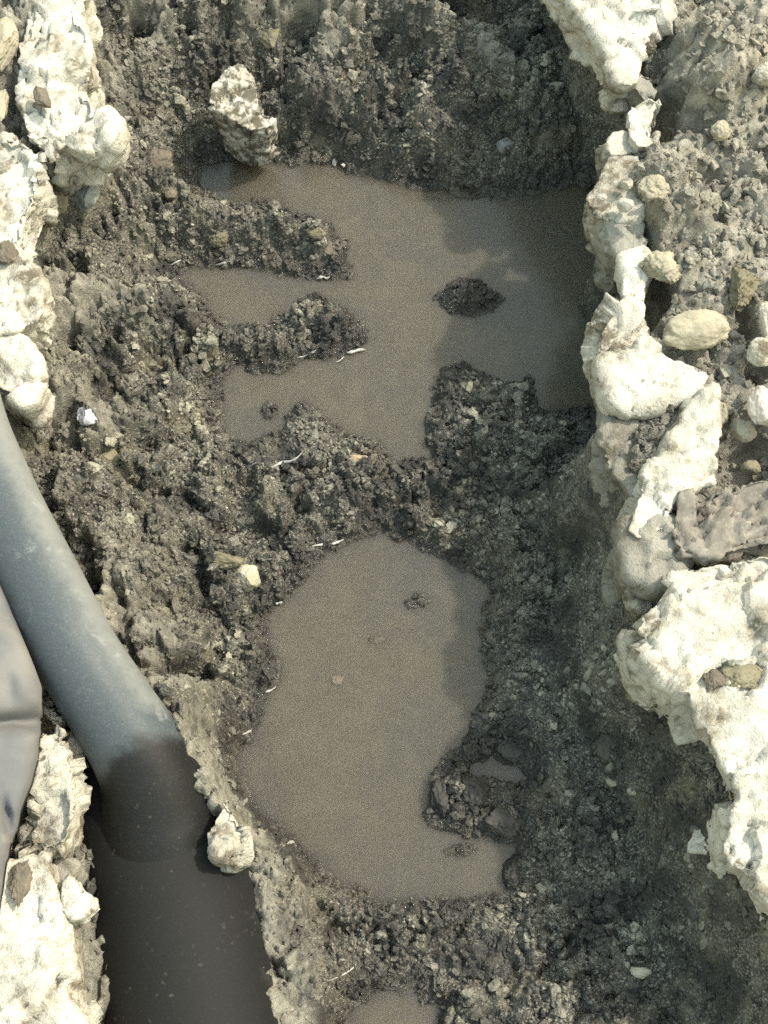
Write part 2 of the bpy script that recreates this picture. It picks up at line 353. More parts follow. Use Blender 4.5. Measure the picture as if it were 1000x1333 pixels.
gverts = np.stack([x, y, gz], 1)
tag(mesh_np('ground', gverts, quads, M_SOIL, attrs=dict(dry=np.where(gd < .15, gd-sstep(.034, .004, gw), gd), tint=0.42+0.2*gc)), kind='structure')
GZ = gz.reshape(ny, nx); GW = gw.reshape(ny, nx); GD = gd.reshape(ny, nx)
def look(A, px, py):
    i = np.clip(np.searchsorted(gx, px)-1, 0, nx-2); j = np.clip(np.searchsorted(gy, py)-1, 0, ny-2)
    u = (px-gx[i])/(gx[i+1]-gx[i]); v = (py-gy[j])/(gy[j+1]-gy[j])
    return (A[j, i]*(1-u)+A[j, i+1]*u)*(1-v)+(A[j+1, i]*(1-u)+A[j+1, i+1]*u)*v
def hit(px, py):
    """where the view through a photo pixel meets the ground"""
    d = FWD+RIGHT*((px-W/2)/F)+UP*((H/2-py)/F); d = d/np.linalg.norm(d)
    t = np.arange(1.0, 2.6, 0.002); P = CAM+d*t[:, None]
    k = np.argmax(P[:, 2] < look(GZ, P[:, 0], P[:, 1])); return P[k]

# ------------------------------------------------------------------ muddy water
def water_mat():
    s = NT('muddy_water')
    a = s.noise(7, 3, .5, .6); b = s.noise(22, 4, .5, 1.0)
    col = s.mix(s.ramp(a, 0.35, 0.65), (0.100, 0.087, 0.061), (0.086, 0.079, 0.062))
    col = s.mix(s.ramp(b, 0.4, 0.75, 0, 0.35), col, (0.14, 0.12, 0.085))
    sp = s.noise(560, 2, .7); col = s.mix(s.ramp(sp, 0.52, 0.7, 0, 0.22), col, (0.21, 0.19, 0.145)); col = s.mix(s.ramp(sp, 0.3, 0.48, 0.2, 0), col, (0.055, 0.048, 0.036))
    nb = s.bump(s.noise(26, 2), 0.06, 0.004)
    s.b.inputs['Subsurface Radius'].default_value = (1.0, 0.9, 0.7)
    return s.fin(col, 0.17, nb, IOR=1.33, Subsurface_Weight=0.85, Subsurface_Scale=0.16)
M_WATER = water_mat()
def flat_water(P):
    c = P.mean(0) if isinstance(P, np.ndarray) else np.mean(P, 0)
    q = np.array(P)
    # widen the outline 3 cm so its edge lies under the soil
    n = len(q); nx_ = np.roll(q, -1, 0)-np.roll(q, 1, 0); area = np.sum(q[:, 0]*np.roll(q[:, 1], -1)-q[:, 1]*np.roll(q[:, 0], -1))
    nrm = np.stack([nx_[:, 1], -nx_[:, 0]], 1)*np.sign(area); nrm /= np.linalg.norm(nrm, axis=1)[:, None]
    lo, hi = q.min(0)-.03, q.max(0)+.03
    return lo, hi
for P in WATER:
    lo, hi = flat_water(P)
    st = 0.006; xs = np.arange(lo[0], hi[0]+st, st); ys = np.arange(lo[1], hi[1]+st, st)
    XX, YY = np.meshgrid(xs, ys); d = sdf(P, XX.ravel(), YY.ravel()).reshape(XX.shape)
    # keep cells within 2.5 cm of the outline, build a closed 4 cm deep body
    cx = d[:-1, :-1] < 0.025
    if P is WATER[3]: cx = d[:-1, :-1] < 0.012
    id_ = np.arange(XX.size).reshape(XX.shape)
    top = np.stack([id_[:-1, :-1], id_[:-1, 1:], id_[1:, 1:], id_[1:, :-1]], -1)[cx]
    N = XX.size; vt = np.stack([XX.ravel(), YY.ravel(), np.zeros(N)], 1); vb = vt-np.array([0, 0, .04])
    bot = top[:, ::-1]+N
    e = np.concatenate([top[:, [k, (k+1) % 4]] for k in range(4)])
    key = set(map(tuple, e)); rim = np.array([q for q in key if (q[1], q[0]) not in key])
    side = np.stack([rim[:, 1], rim[:, 0], rim[:, 0]+N, rim[:, 1]+N], 1)
    fa = np.concatenate([top, bot, side]); used, inv = np.unique(fa, return_inverse=True)
    tag(mesh_np('water', np.concatenate([vt, vb])[used], inv.reshape(fa.shape), M_WATER, smooth=False), kind='structure')

# ------------------------------------------------------------------ soil crumbs (nobody could count them)
rng = np.random.default_rng(7)
def crumb_field(name, n, sub, rmin, rmax, test, label, powr=2.2, flat=0.75, sink=0.25):
    V, Fc = ico(sub); protos = []
    for k in range(10):
        d = V*(1+0.5*vnoise(V*1.6+k*9.1, 40+k)[:, None]+.25*vnoise(V*3.1+k*5.1, 60+k)[:, None])
        for _ in range(4):
            a = rng.normal(size=3); a /= np.linalg.norm(a); q = d@a; d = d-np.outer(np.maximum(q-rng.uniform(.45, .8), 0), a)
        protos.append(d)
    protos = np.array(protos)
    px = rng.uniform(-0.64, 0.64, n*4); py = rng.uniform(-0.68, 0.95, n*4)
    keep = test(px, py, look(GW, px, py), look(GD, px, py)); px, py = px[keep][:n], py[keep][:n]; n = len(px)
    r = rmin+(rmax-rmin)*rng.random(n)**powr
    wd = look(GW, px, py); r = np.where(wd < 0.004, r*0.8, r)
    z = look(GZ, px, py)+r*(0.5-sink)*0.9
    q = rng.normal(size=(n, 4)); q /= np.linalg.norm(q, axis=1)[:, None]; a, b, c, d = q.T
    R = np.stack([1-2*(c*c+d*d), 2*(b*c-a*d), 2*(b*d+a*c), 2*(b*c+a*d), 1-2*(b*b+d*d), 2*(c*d-a*b), 2*(b*d-a*c), 2*(c*d+a*b), 1-2*(b*b+c*c)], 1).reshape(n, 3, 3)
    sc_ = r[:, None]*rng.uniform([.85, .6, .4], [1.25, 1.0, .9], (n, 3))
    pv = protos[rng.integers(0, 10, n)]*sc_[:, None, :]
    pv = np.einsum('nij,nvj->nvi', R, pv); pv[:, :, 2] *= flat+.2
    pv += np.stack([px, py, z], 1)[:, None, :]
    fa = (Fc[None]+(np.arange(n)*len(V))[:, None, None]).reshape(-1, 3)
    spat = .5+.55*fbm(np.stack([px, py], 1)*26, 71, 3)
    tint = np.repeat(np.clip(spat+(rng.random(n)-.5)*.55, 0, 1), len(V)); dry = look(GD, px, py); dry = np.repeat(np.where(dry < .15, dry-sstep(.034, .004, look(GW, px, py)), dry), len(V))
    return tag(mesh_np(name, pv.reshape(-1, 3), fa, M_SOIL, smooth=False, attrs=dict(dry=dry, tint=tint)), kind='stuff')
patch = lambda px, py, s, t: fbm(np.stack([px, py], 1)*s, 61, 3) > t
shade_r = lambda px, py: (px+0.15*py > 0.12)
crumb_field('soil_crumbs', 8500, 2, .003, .0095, lambda px, py, wd, dr: (wd > 0.002) & (dr < .5) & (rng.random(len(px)) < np.where(shade_r(px, py), .75, 1.0)) & (patch(px, py, 14, -.15) | (rng.random(len(px)) < .25)), '')
crumb_field('small_soil_crumbs', 30000, 1, .0018, .0055, lambda px, py, wd, dr: (wd > -0.0015) & (dr < .5) & (rng.random(len(px)) < np.where(shade_r(px, py), .95, 1.0)), '')
crumb_field('gravel', 3600, 2, .0035, .0105, lambda px, py, wd, dr: (dr >= .5) & (px > 0), '')
crumb_field('small_gravel', 6000, 1, .002, .006, lambda px, py, wd, dr: (dr >= .5), '')

# ------------------------------------------------------------------ broken concrete
def chunk(label, poly, z, thick, seed, mat, lean=0.0, amp=1.0, tilt=(0, 0), name='concrete_chunk', cat='broken concrete', vox=0.0034, rnd=2, group='broken concrete along the pit edge'):
    q = np.array([at(px, py, z)[:2] for px, py in poly]); n = len(q)
    c = q.mean(0); top = np.column_stack([q, np.full(n, z)+(q-c)@np.array(tilt)])
    bot = np.column_stack([c+(q-c)*(1-lean), np.full(n, z-thick)])
    v = np.concatenate([top, bot])
    area = np.sum(q[:, 0]*np.roll(q[:, 1], -1)-q[:, 1]*np.roll(q[:, 0], -1))
    f = [list(range(n)), list(range(2*n-1, n-1, -1))]+[[(k+1) % n, k, n+k, n+(k+1) % n] for k in range(n)]
    if area < 0: f = [g[::-1] for g in f]
    V, Q = remesh(v, f, vox); V = smooth_v(V, Q, rnd)
    N = vnormals(V, Q)
    side = 1-0.45*np.clip(N[:, 2], 0, 1)
    d = 0.011*fbm(V*11, seed, 3)*side+0.016*facet(V*9+fbm(V*16, seed, 2)[:, None]*.35, seed+3)+0.0085*facet(V*21+fbm(V*40, seed+1, 2)[:, None]*.3, seed+6)+0.0022*facet(V*85, seed+5)+.0022*fbm(V*80, seed+1, 3)
    f1, f2, _ = worley(V*26+fbm(V*40, seed, 2)[:, None]*.5, seed+8); d += 0.002*(0.45-f1)
    f1, f2, _ = worley(V*55, seed+9); d -= 0.010*sstep(.3, .1, f1)*(vnoise(V*14, seed+2) > 0.42)
    cr1, cr2, _ = worley(V*11+fbm(V*25, seed+4, 3)[:, None]*.6, seed+12); d -= .006*sstep(.05, .0, cr2-cr1)*(vnoise(V*8, seed+6) > 0)
    V = V+N*(d*amp)[:, None]
    o = mesh_np(name, V-np.append(c, z), Q, mat); o.location = (c[0], c[1], z)
    return tag(o, label, cat, group)
Z = TOP+0.012
M_SOILED = concrete_mat('soiled_stone', (0.52, 0.49, 0.42), (0.15, 0.135, 0.10), (0.11, 0.10, 0.072), 0.26, 1.1)
chunk('large angular stone with a pale broken face above the upper puddle', [(316,88),(329,106),(340,129),(362,142),(350,157),(326,164),(298,156),(272,140),(278,118),(298,98)], .125, .10, 41, M_SOILED, .15, .6, tilt=(-.3, .15), name='stone', cat='stone', group='stones and clods in the pit', vox=.003)
chunk('cream lump of mortar stuck on the right edge of the black pipe', [(292,1036),(312,1062),(322,1092),(320,1114),(300,1121),(280,1117),(270,1100),(267,1078),(280,1060)], .225, .055, 42, M_CONC_DIRTY, .1, .5, name='stone', cat='stone', group='stones on the left bank', vox=.0028)
chunk('cream stone block resting on soil right of the bottom left concrete', [(76,1146),(92,1132),(100,1150),(124,1160),(126,1180),(106,1198),(86,1200),(74,1172)], Z+.012, .05, 43, M_CONC, .1, .5, name='stone', cat='stone', group='stones on the left bank', vox=.0028)
chunk('bright white broken concrete lip at the top, right of the dark hollow', [(660,-140),(700,-70),(736,-12),(752,20),(776,40),(792,74),(797,102),(812,114),(835,108),(832,80),(842,45),(862,25),(880,-60)], Z+.015, .07, 1, M_CONC, .25)
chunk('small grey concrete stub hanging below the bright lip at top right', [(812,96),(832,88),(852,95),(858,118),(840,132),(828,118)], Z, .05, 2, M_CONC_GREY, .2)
chunk('thin curved pale rim between the white lip and the gravelly overhang', [(842,116),(824,130),(815,150),(816,174),(830,192),(856,190),(850,160),(858,140),(872,128)], Z+.012, .05, 3, M_CONC, .1, .5, vox=.003)
chunk('rounded dusty concrete lobe under the thin curved rim', [(818,166),(798,172),(788,188),(794,202),(815,200),(862,200),(860,172)], Z, .06, 4, M_CONC_DIRTY, .2, .6)
chunk('pointed pale concrete nose reaching furthest over the upper puddle', [(790,198),(774,232),(760,250),(764,268),(782,284),(802,290),(832,286),(840,262),(836,230),(834,200)], Z, .07, 5, M_CONC_DIRTY, .25, .7)
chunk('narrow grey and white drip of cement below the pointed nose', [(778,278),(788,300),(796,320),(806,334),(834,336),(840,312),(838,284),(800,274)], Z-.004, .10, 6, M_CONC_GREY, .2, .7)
chunk('thin white cement strip running down beside the tan clump', [(808,332),(812,352),(810,384),(822,398),(842,390),(842,362),(852,338),(838,322)], Z, .05, 7, M_CONC, .1, .6, vox=.003)
chunk('white cement lobe bulging out above the lower right slab group', [(818,390),(792,412),(776,436),(772,458),(786,474),(806,468),(824,440),(838,410),(836,394)], Z, .08, 8, M_CONC, .3)
chunk('smooth cream cement mass sloping below the tan cobble', [(838,438),(826,455),(806,466),(780,464),(788,500),(800,524),(832,530),(880,524),(918,510),(932,486),(905,472),(872,462),(852,448)], Z+.012, .10, 9, M_CONC, .15, .6, tilt=(.05, .18), rnd=6)
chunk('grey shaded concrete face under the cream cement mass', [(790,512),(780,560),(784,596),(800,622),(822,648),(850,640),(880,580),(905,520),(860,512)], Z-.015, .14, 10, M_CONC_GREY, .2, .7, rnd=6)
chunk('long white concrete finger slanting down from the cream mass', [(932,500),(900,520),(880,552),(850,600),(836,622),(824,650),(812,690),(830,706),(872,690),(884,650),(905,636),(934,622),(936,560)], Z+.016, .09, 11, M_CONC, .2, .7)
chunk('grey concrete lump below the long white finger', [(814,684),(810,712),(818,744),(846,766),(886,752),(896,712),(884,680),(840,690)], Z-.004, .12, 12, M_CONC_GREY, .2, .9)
chunk('olive stained lump under the grey concrete, above the big slab', [(822,738),(816,768),(830,796),(866,786),(884,752),(850,738)], Z-.03, .12, 13, M_CONC_DIRTY, .2)
chunk('pinkish brown rough rubble block wedged above the big white slab', [(880,640),(872,690),(886,722),(930,728),(985,715),(1060,700),(1060,610),(1000,612),(930,632)], Z+.02, .10, 14, stone_mat('brown_rubble', (0.25, 0.228, 0.19), (0.17, 0.152, 0.122)), .1, 1.2)
chunk('big bright white broken slab at the lower right of the pit', [(875,742),(862,772),(832,805),(828,818),(842,830),(838,850),(864,872),(890,892),(906,925),(920,952),(936,985),(957,1018),(964,1036),(948,1064),(944,1100),(950,1130),(980,1152),(1002,1178),(1022,1210),(1120,1240),(1160,1000),(1130,740),(1000,716),(940,728)], Z+.022, .10, 15, M_CONC, .1, 1.15, tilt=(0.03, 0.02))
chunk('bright white broken concrete block at the top left corner', [(20,-60),(22,10),(20,60),(24,130),(28,175),(55,200),(78,190),(106,196),(132,188),(150,178),(148,150),(132,134),(118,112),(122,80),(126,48),(112,20),(104,-60)], Z+.02, .09, 17, M_CONC, .2, 1.1)
chunk('white rubble strip running down the left edge under the corner block', [(-60,150),(24,165),(52,205),(52,235),(42,270),(32,300),(30,325),(10,330),(-60,330)], Z+.01, .08, 18, M_CONC, .15, 1.1)
chunk('smooth white concrete lump at the left edge above the pipe', [(-60,318),(28,322),(44,345),(60,378),(58,408),(48,420),(20,432),(-60,430)], Z+.02, .09, 19, M_CONC, .2)
chunk('white concrete tongue just above the curved grey pipe', [(-40,410),(12,424),(34,440),(50,466),(54,495),(48,522),(30,528),(10,510),(-40,500)], Z+.012, .08, 20, M_CONC, .25, .8)
chunk('grey stone block tucked under the white corner block', [(52,196),(58,218),(80,216),(108,205),(112,186),(80,182)], Z-.03, .06, 21, M_CONC_GREY, .1)
chunk('cream crumbly concrete between the grey sheet and the black pipe', [(52,948),(82,944),(94,985),(102,1030),(98,1075),(86,1108),(60,1120),(18,1125),(10,1090),(34,1050),(46,1000)], Z+.02, .08, 22, M_CONC_DIRTY, .1, 1.1)
chunk('large white concrete block in the bottom left corner', [(-80,1110),(10,1120),(60,1110),(72,1150),(76,1200),(84,1262),(90,1300),(120,1345),(130,1420),(-80,1420)], Z+.02, .10, 23, M_CONC, .1, .8, rnd=5)
chunk('pale grey concrete shelf beside the bottom left block', [(66,1112),(98,1116),(104,1125),(84,1160),(100,1210),(106,1262),(84,1285),(70,1230)], Z-.015, .08, 24, M_CONC_GREY, .1, .5)
chunk('small cream concrete strip under the bend of the grey pipe', [(38,872),(56,892),(88,938),(60,948),(46,930)], Z-.005, .05, 25, M_CONC_DIRTY, .1, .8)

# ------------------------------------------------------------------ single stones and clods
SV, SF = ico(5)
def stone(label, px, py, wpx, hpx, mat, seed, thick=.8, lift=.25, z=None, cuts=6, rough=1.0, name='stone', cat='stone', group=None, pale=None, rot=None):
    p = hit(px, py) if z is None else at(px, py, z)
    k = pxscale(p); r = np.random.default_rng(seed)
    v = SV*(1+0.22*fbm(SV*1.1+seed, seed, 3)[:, None])
    for _ in range(cuts):
        a = r.normal(size=3); a /= np.linalg.norm(a); q = v@a; v = v-np.outer(np.maximum(q-r.uniform(.5, .8), 0), a)
    v = v+vnormals(v, SF)*(0.05*fbm(v*3.2, seed+4, 3)+0.035*fbm(v*9, seed+5, 2))[:, None]*rough
    v = v+vnormals(v, SF)*(.05*facet(v*2.3, seed+11)+.02*facet(v*6, seed+12))[:, None]
    if name == 'clod' or rough > 1.5:
        v = v*(1+.10*facet(v*2.6+seed, seed+7)+.07*facet(v*6+seed, seed+8)+.03*facet(v*14, seed+9))[:, None]
    v /= np.abs(v).max(0)
    at_ = None
    if pale is not None: at_ = dict(pale=np.clip(vnormals(v, SF)@np.array(pale)*.6+.25, 0, 1))
    a = r.uniform(0, 6.28) if rot is None else rot
    v = v*np.array([wpx*k/2, hpx*k/2, thick*(wpx+hpx)*k/4])
    o = mesh_np(name, v, SF, mat, attrs=at_)
    o.location = (p[0], p[1], p[2]+lift*thick*(wpx+hpx)*k/4)
    if rot is not None: o.rotation_euler = (0, 0, rot)
    return tag(o, label, cat, group)
PG = 'stones and clods in the pit'
stone('blue grey flat stone near the left rim', 108, 254, 46, 52, ST['grey'], 4, .6, .4, group=PG)
stone('tan clod directly left of the blue grey stone', 72, 268, 44, 44, ST['olive'], 5, name='clod', cat='clod', group=PG)
stone('pale lilac white pebble on the dark left slope beside the pipe', 115, 543, 31, 31, ST['quartz'], 6, .8, .5, group=PG)
stone('pale tan stone on the bank just left of the lower puddle', 321, 756, 38, 38, ST['tan'], 7, .8, .5, group=PG)
stone('flat olive clod lying above the pale tan stone', 292, 730, 58, 26, ST['olive'], 8, name='clod', cat='clod', group=PG)
stone('brown upright clod left of the upper puddle', 205, 214, 44, 48, ST['brown'], 9, name='clod', cat='clod', group=PG)
stone('small yellowish pebble at the left end of the upper puddle', 222, 255, 18, 20, ST['yellow'], 10, .8, .4, group=PG)
stone('yellowish stone tip on the mound above the large pale faced stone', 352, 50, 28, 36, ST['yellow'], 11, .8, .4, group=PG)
stone('small orange chip on the wet bank between the two puddles', 467, 600, 26, 16, ST['orange'], 12, .7, 1.1, group=PG)
stone('rounded olive stone under the lilac pebble on the left slope', 143, 598, 28, 28, ST['olive'], 13, .8, .4, group=PG)
stone('brown pebble at the tip of the upper soil spit', 428, 328, 20, 16, ST['brown'], 14, .8, .5, group=PG)
stone('yellowish clump at the end of the upper soil spit', 410, 305, 30, 18, ST['yellow'], 36, .8, .3, name='clod', cat='clod', group=PG)
stone('crumbly pale clod on the middle of the upper soil spit', 286, 312, 34, 26, ST['olive'], 37, .8, .3, name='clod', cat='clod', group=PG)
stone('small grey round pebble on the shaded wall at the top', 655, 190, 20, 24, ST['grey'], 19, .8, .4, group=PG)
IG = 'clods standing out of the puddles'
def clod(l, *a, **k): return stone(l, *a, name='clod', cat='clod', group=IG, **k)
clod('small mud lump under the low one in the lower puddle', 491, 833, 26, 12, ST['mud'], 24, z=0, thick=.4, lift=-.15)
clod('pale mud speck left of centre in the lower puddle', 441, 884, 24, 18, ST['brown'], 25, z=0, thick=.3, lift=-.45)
clod('black clod at the left end of the cluster in the lower puddle', 574, 1040, 34, 54, ST['dark'], 26, thick=.7, lift=.35, rough=2.2)
clod('rounded dark clod at the top of the cluster in the lower puddle', 618, 1032, 44, 42, ST['dark'], 27, thick=.7, lift=.35)
clod('long dark clod at the bottom right of the cluster in the lower puddle', 652, 1072, 58, 36, ST['dark'], 28, thick=.7, lift=.35, rot=-.5)
clod('dark clod in the small side pool right of the lower puddle', 664, 980, 46, 36, ST['dark'], 29, thick=.7, lift=.35)
clod('dark clod at the lower right shore of the lower puddle', 668, 1135, 36, 46, ST['dark'], 31, thick=.7, lift=.35)
SG = 'pale pebbles in the shaded part of the pit'
for l, a in [('largest pale pebble near the bottom edge in the shade', (832, 1266, 30, 18)), ('larger of two neighbouring pale pebbles right of the lower puddle', (796, 1020, 18, 15)), ('smaller of two neighbouring pale pebbles right of the lower puddle', (822, 1031, 12, 13)), ('lone pale pebble low in the shaded silt', (800, 1089, 14, 16)), ('pale chip high on the shaded silt below the upper puddle', (612, 505, 12, 20)), ('pale pebble beside the water in the shade near the side pool', (720, 946, 13, 13)), ('pale slanted chip on the shaded silt below the wall clod', (786, 848, 9, 16))]:
    stone(l, *a, ST['tan'], a[0], .8, .9, group=SG, name='pebble', cat='pebble')
stone('khaki clod clinging to the shaded wall under the big slab', 846, 898, 66, 56, ST['olive'], 33, .6, .3, name='clod', cat='clod', group=PG)
stone('rounded flat soil lump in the middle of the shaded silt', 795, 975, 46, 48, ST['mud'], 34, .5, .2, name='clod', cat='clod', group=PG)
RG = 'stones on the right bank'
def rs(l, *a, **k): return stone(l, *a, group=RG, **k)
rs('big tan oval cobble on the gravel above the cream cement', 902, 430, 98, 60, ST['cobble'], 41, z=TOP+.03, thick=.6, lift=.1, cuts=2, rot=.05, rough=1.45)
rs('white rounded stone at the right edge near the dark hollows', 968, 84, 44, 52, M_CONC_DIRTY, 42, z=TOP+.03, cuts=3)
rs('second white stone half cut off by the right edge of the photo', 998, 98, 50, 34, M_CONC_DIRTY, 43, z=TOP+.05, cuts=3)
rs('round beige pebble standing in the gravel below the dark hollows', 938, 172, 28, 30, ST['cobble'], 44, z=TOP+.02, cuts=2)
rs('small white pebble on the pointed nose, upper of two', 816, 240, 19, 17, M_CONC, 45, z=TOP+.03, cuts=2)
rs('white pebble on the pointed nose, lower and larger of two', 813, 268, 24, 24, M_CONC, 46, z=TOP+.03, cuts=3)
rs('tiny white pebble left of the pebble pair on the nose', 783, 258, 15, 12, M_CONC, 47, z=TOP+.025, cuts=2)
rs('white stone cut by the right edge beside the tan cobble', 1000, 425, 36, 90, M_CONC_DIRTY, 48, z=TOP+.03)
rs('pinkish pale stone at the right edge above the dark gap', 996, 535, 52, 64, ST['pink'], 49, z=TOP+.03)
rs('small white rounded stone just above the pinkish one', 990, 462, 38, 44, M_CONC_DIRTY, 50, z=TOP+.03)
rs('tan crumbly clump left of the cobble behind the white strip', 862, 350, 62, 52, ST['cobble'], 51, z=TOP+.02, thick=.6, lift=.1, rough=2.5)
rs('olive crumbly clump at the right, above the white edge stone', 965, 370, 56, 70, ST['olive'], 52, z=TOP+.015, thick=.6, lift=.1, rough=2.5)
rs('pale tan clump in the gravel behind the pebble pair', 852, 246, 44, 40, ST['cobble'], 53, z=TOP+.075, thick=.6, lift=.1, rough=2.5)
rs('khaki dirt clod on top of the big white slab', 962, 880, 66, 46, ST['olive'], 54, z=TOP+.035, thick=.4, lift=.1, rough=2.5)
rs('dark soil clod stuck at the left of the dirt on the big slab', 930, 884, 30, 40, ST['brown'], 55, z=TOP+.035, thick=.4, lift=.1, rough=2)
rs('grey stone in the dark gap above the rubble block', 966, 560, 36, 40, ST['cobble'], 56, z=TOP+.0)
rs('yellowish pale stone at the bottom of the dark gap', 978, 610, 30, 20, ST['yellow'], 57, z=TOP+.0)
rs('tan stone at the left side of the dark gap', 934, 540, 26, 34, ST['cobble'], 58, z=TOP+.005)
rs('dark crumbly clod behind the bright lip at the top', 842, 58, 30, 36, ST['brown'], 59, z=TOP+.02, rough=2)
rs('flat white chip lying on the gravel at the top edge', 848, 10, 34, 12, ST['white'], 60, z=TOP+.045, thick=.4)
LG = 'stones on the left bank'
def ls(l, *a, **k): return stone(l, *a, group=LG, **k)
ls('dark brown crumbly clod sitting on the bottom left concrete', 26, 1150, 34, 66, ST['brown'], 62, z=TOP+.035, thick=.5, rough=2.2, rot=-.15)
ls('brown oval stone set into the white corner block', 57, 128, 24, 42, ST['brown'], 63, z=TOP+.045, thick=.5, rot=.35)
ls('brown stone at the left edge beside the corner block', 4, 60, 40, 80, ST['cobble'], 65, z=TOP+.025, thick=.5)
ls('beige stone at the left edge under the brown one', 2, 140, 36, 56, ST['cobble'], 66, z=TOP+.025, thick=.5)
ls('brown crumbly dirt on the left edge strip', 8, 330, 34, 40, ST['brown'], 67, z=TOP+.035, thick=.4, rough=2)

# ------------------------------------------------------------------ pipe
def tube(name, pts, rad, mat, parent, seg=48, cap=True):
    P = np.array(pts); t = np.linspace(0, 1, len(P)); n = max(40, len(P)*10); tt = np.linspace(0, 1, n)
    # Catmull-Rom
    def cr(A):
        A = np.vstack([2*A[0]-A[1], A, 2*A[-1]-A[-2]]); out = []
        for u in tt:
            s = min(u*(len(P)-1), len(P)-1-1e-9); i = int(s); f = s-i; a, b, c, d = A[i:i+4]
            out.append(.5*((2*b)+(-a+c)*f+(2*a-5*b+4*c-d)*f*f+(-a+3*b-3*c+d)*f**3))
        return np.array(out)
    C = cr(P); T = np.gradient(C, axis=0); T /= np.linalg.norm(T, axis=1)[:, None]
    U = np.cross(T, [0, 0, 1.0]); U /= np.linalg.norm(U, axis=1)[:, None]; Wv = np.cross(U, T)
    a = np.linspace(0, 2*np.pi, seg, endpoint=False)
    r = np.interp(tt, np.linspace(0, 1, len(rad)), rad) if hasattr(rad, '__len__') else np.full(n, rad)
    V = (C[:, None]+r[:, None, None]*(np.cos(a)[None, :, None]*U[:, None]+np.sin(a)[None, :, None]*Wv[:, None])).reshape(-1, 3)
    i = np.arange(n*seg).reshape(n, seg); j = np.roll(i, -1, 1)
    f = np.stack([i[:-1], i[1:], j[1:], j[:-1]], -1).reshape(-1, 4)
    k = len(V); V = np.vstack([V, C[0], C[-1]])
    caps = np.concatenate([np.stack([i[0], j[0], np.full(seg, k)], 1), np.stack([j[-1], i[-1], np.full(seg, k+1)], 1)])
    return mesh_np(name, V, [f, caps], mat, parent)
def pipe_mat(name, base, dust, lo, hi, rough):
    s = NT(name); a = s.noise(7, 5, 0.65, 0.3); b = s.noise(90, 4, 0.6); c = s.noise(620, 2, .7); d = s.attr('dust')
    sc_ = s.noise(30, 7, .75, .5)
    f = s.math('ADD', s.math('ADD', s.math('MULTIPLY', a, 0.55), s.math('MULTIPLY', b, 0.25)), s.math('MULTIPLY', s.math('SUBTRACT', d, .5), .8))
    spl = s.math('MULTIPLY', s.ramp(s.noise(130, 3, .6), .62, .74, 0, .45), s.ramp(s.noise(12, 3), .45, .6, .1, 1))
    m = s.ramp(f, lo, hi)
    base = s.mix(s.ramp(d, -.5, .1, 1, 0), base, (0.0095, 0.0095, 0.009))
    col = s.mix(m, base, dust)
    col = s.mix(s.math('MULTIPLY', s.ramp(sc_, 0.54, 0.66, 0, 0.6), s.ramp(d, .34, .6)), col, tuple(min(1, x*1.3) for x in dust))
    col = s.mix(s.math('MULTIPLY', s.ramp(c, 0.5, 0.8, 0, 0.45), s.ramp(d, -.7, .2, .25, 1)), col, dust)
    col = s.mix(s.ramp(c, 0.25, 0.42, .35, 0), col, (.012, .012, .012))
    col = s.mix(spl, col, (.11, .10, .08))
    return s.fin(col, s.ramp(m, 0, 1, rough, .85), s.bump(b, 0.2, 0.0015), Specular_IOR_Level=.25)
pr = bpy.data.objects.new('pipe', None); COL.objects.link(pr)
p0 = at(205, 1005, .19); pr.location = tuple(p0)
tag(pr, 'dusty grey pipe curving down the left side into a wide black pipe', 'pipe')
inv = np.array(p0)
zs = [(-75,400,.30),(-58,480,.295),(-38,560,.29),(4,660,.285),(54,760,.28),(99,850,.27),(147,925,.245),(188,995,.213),(206,1062,.172),(219,1140,.133),(240,1255,.124),(256,1360,.120)]
M_GREY = pipe_mat('dusty_grey_plastic', (0.055, 0.067, 0.073), (0.185, 0.192, 0.184), 0.38, 0.88, 0.5)
g = tube('grey_section', [at(*q)-inv for q in zs], [.041,.041,.0415,.042,.043,.044,.0455,.050,.063,.079,.086,.084], M_GREY, pr)
bl = tube('black_section', [at(190, 1015, .125)-inv, at(208, 1090, .125)-inv, at(228, 1180, .125)-inv, at(252, 1333, .125)-inv, at(275, 1480, .125)-inv], [.088]*5, pipe_mat('black_plastic', (0.0095, 0.0095, 0.009), (0.034, 0.033, 0.03), 0.4, 0.95, 0.75), pr)
def dust_attr(o, fn):
    a = o.data.attributes.new('dust', 'FLOAT', 'POINT'); co_ = np.zeros(len(o.data.vertices)*3, np.float32); o.data.vertices.foreach_get('co', co_)
    a.data.foreach_set('value', fn(co_.reshape(-1, 3)+inv).astype(np.float32))
endp = at(200, 1000, .25); dirv = at(200, 1000, .25)-at(147, 925, .25); dirv /= np.linalg.norm(dirv)
# dry dust lies on the upper right flank; the lower end fades to black to match the black section
dust_attr(g, lambda v: .5+.25*sstep(-.5, .6, (v-np.array(endp))@dirv*-1-.3)+.5*sstep(.1, .85, np.append(np.tile(-np.cos(np.arange(48)/48*2*np.pi), (len(v)-2)//48), [0, 0]))-.12-1.5*sstep(-.06, .012, (v-np.array(endp))@dirv+.010*fbm(v*60, 3, 4)))
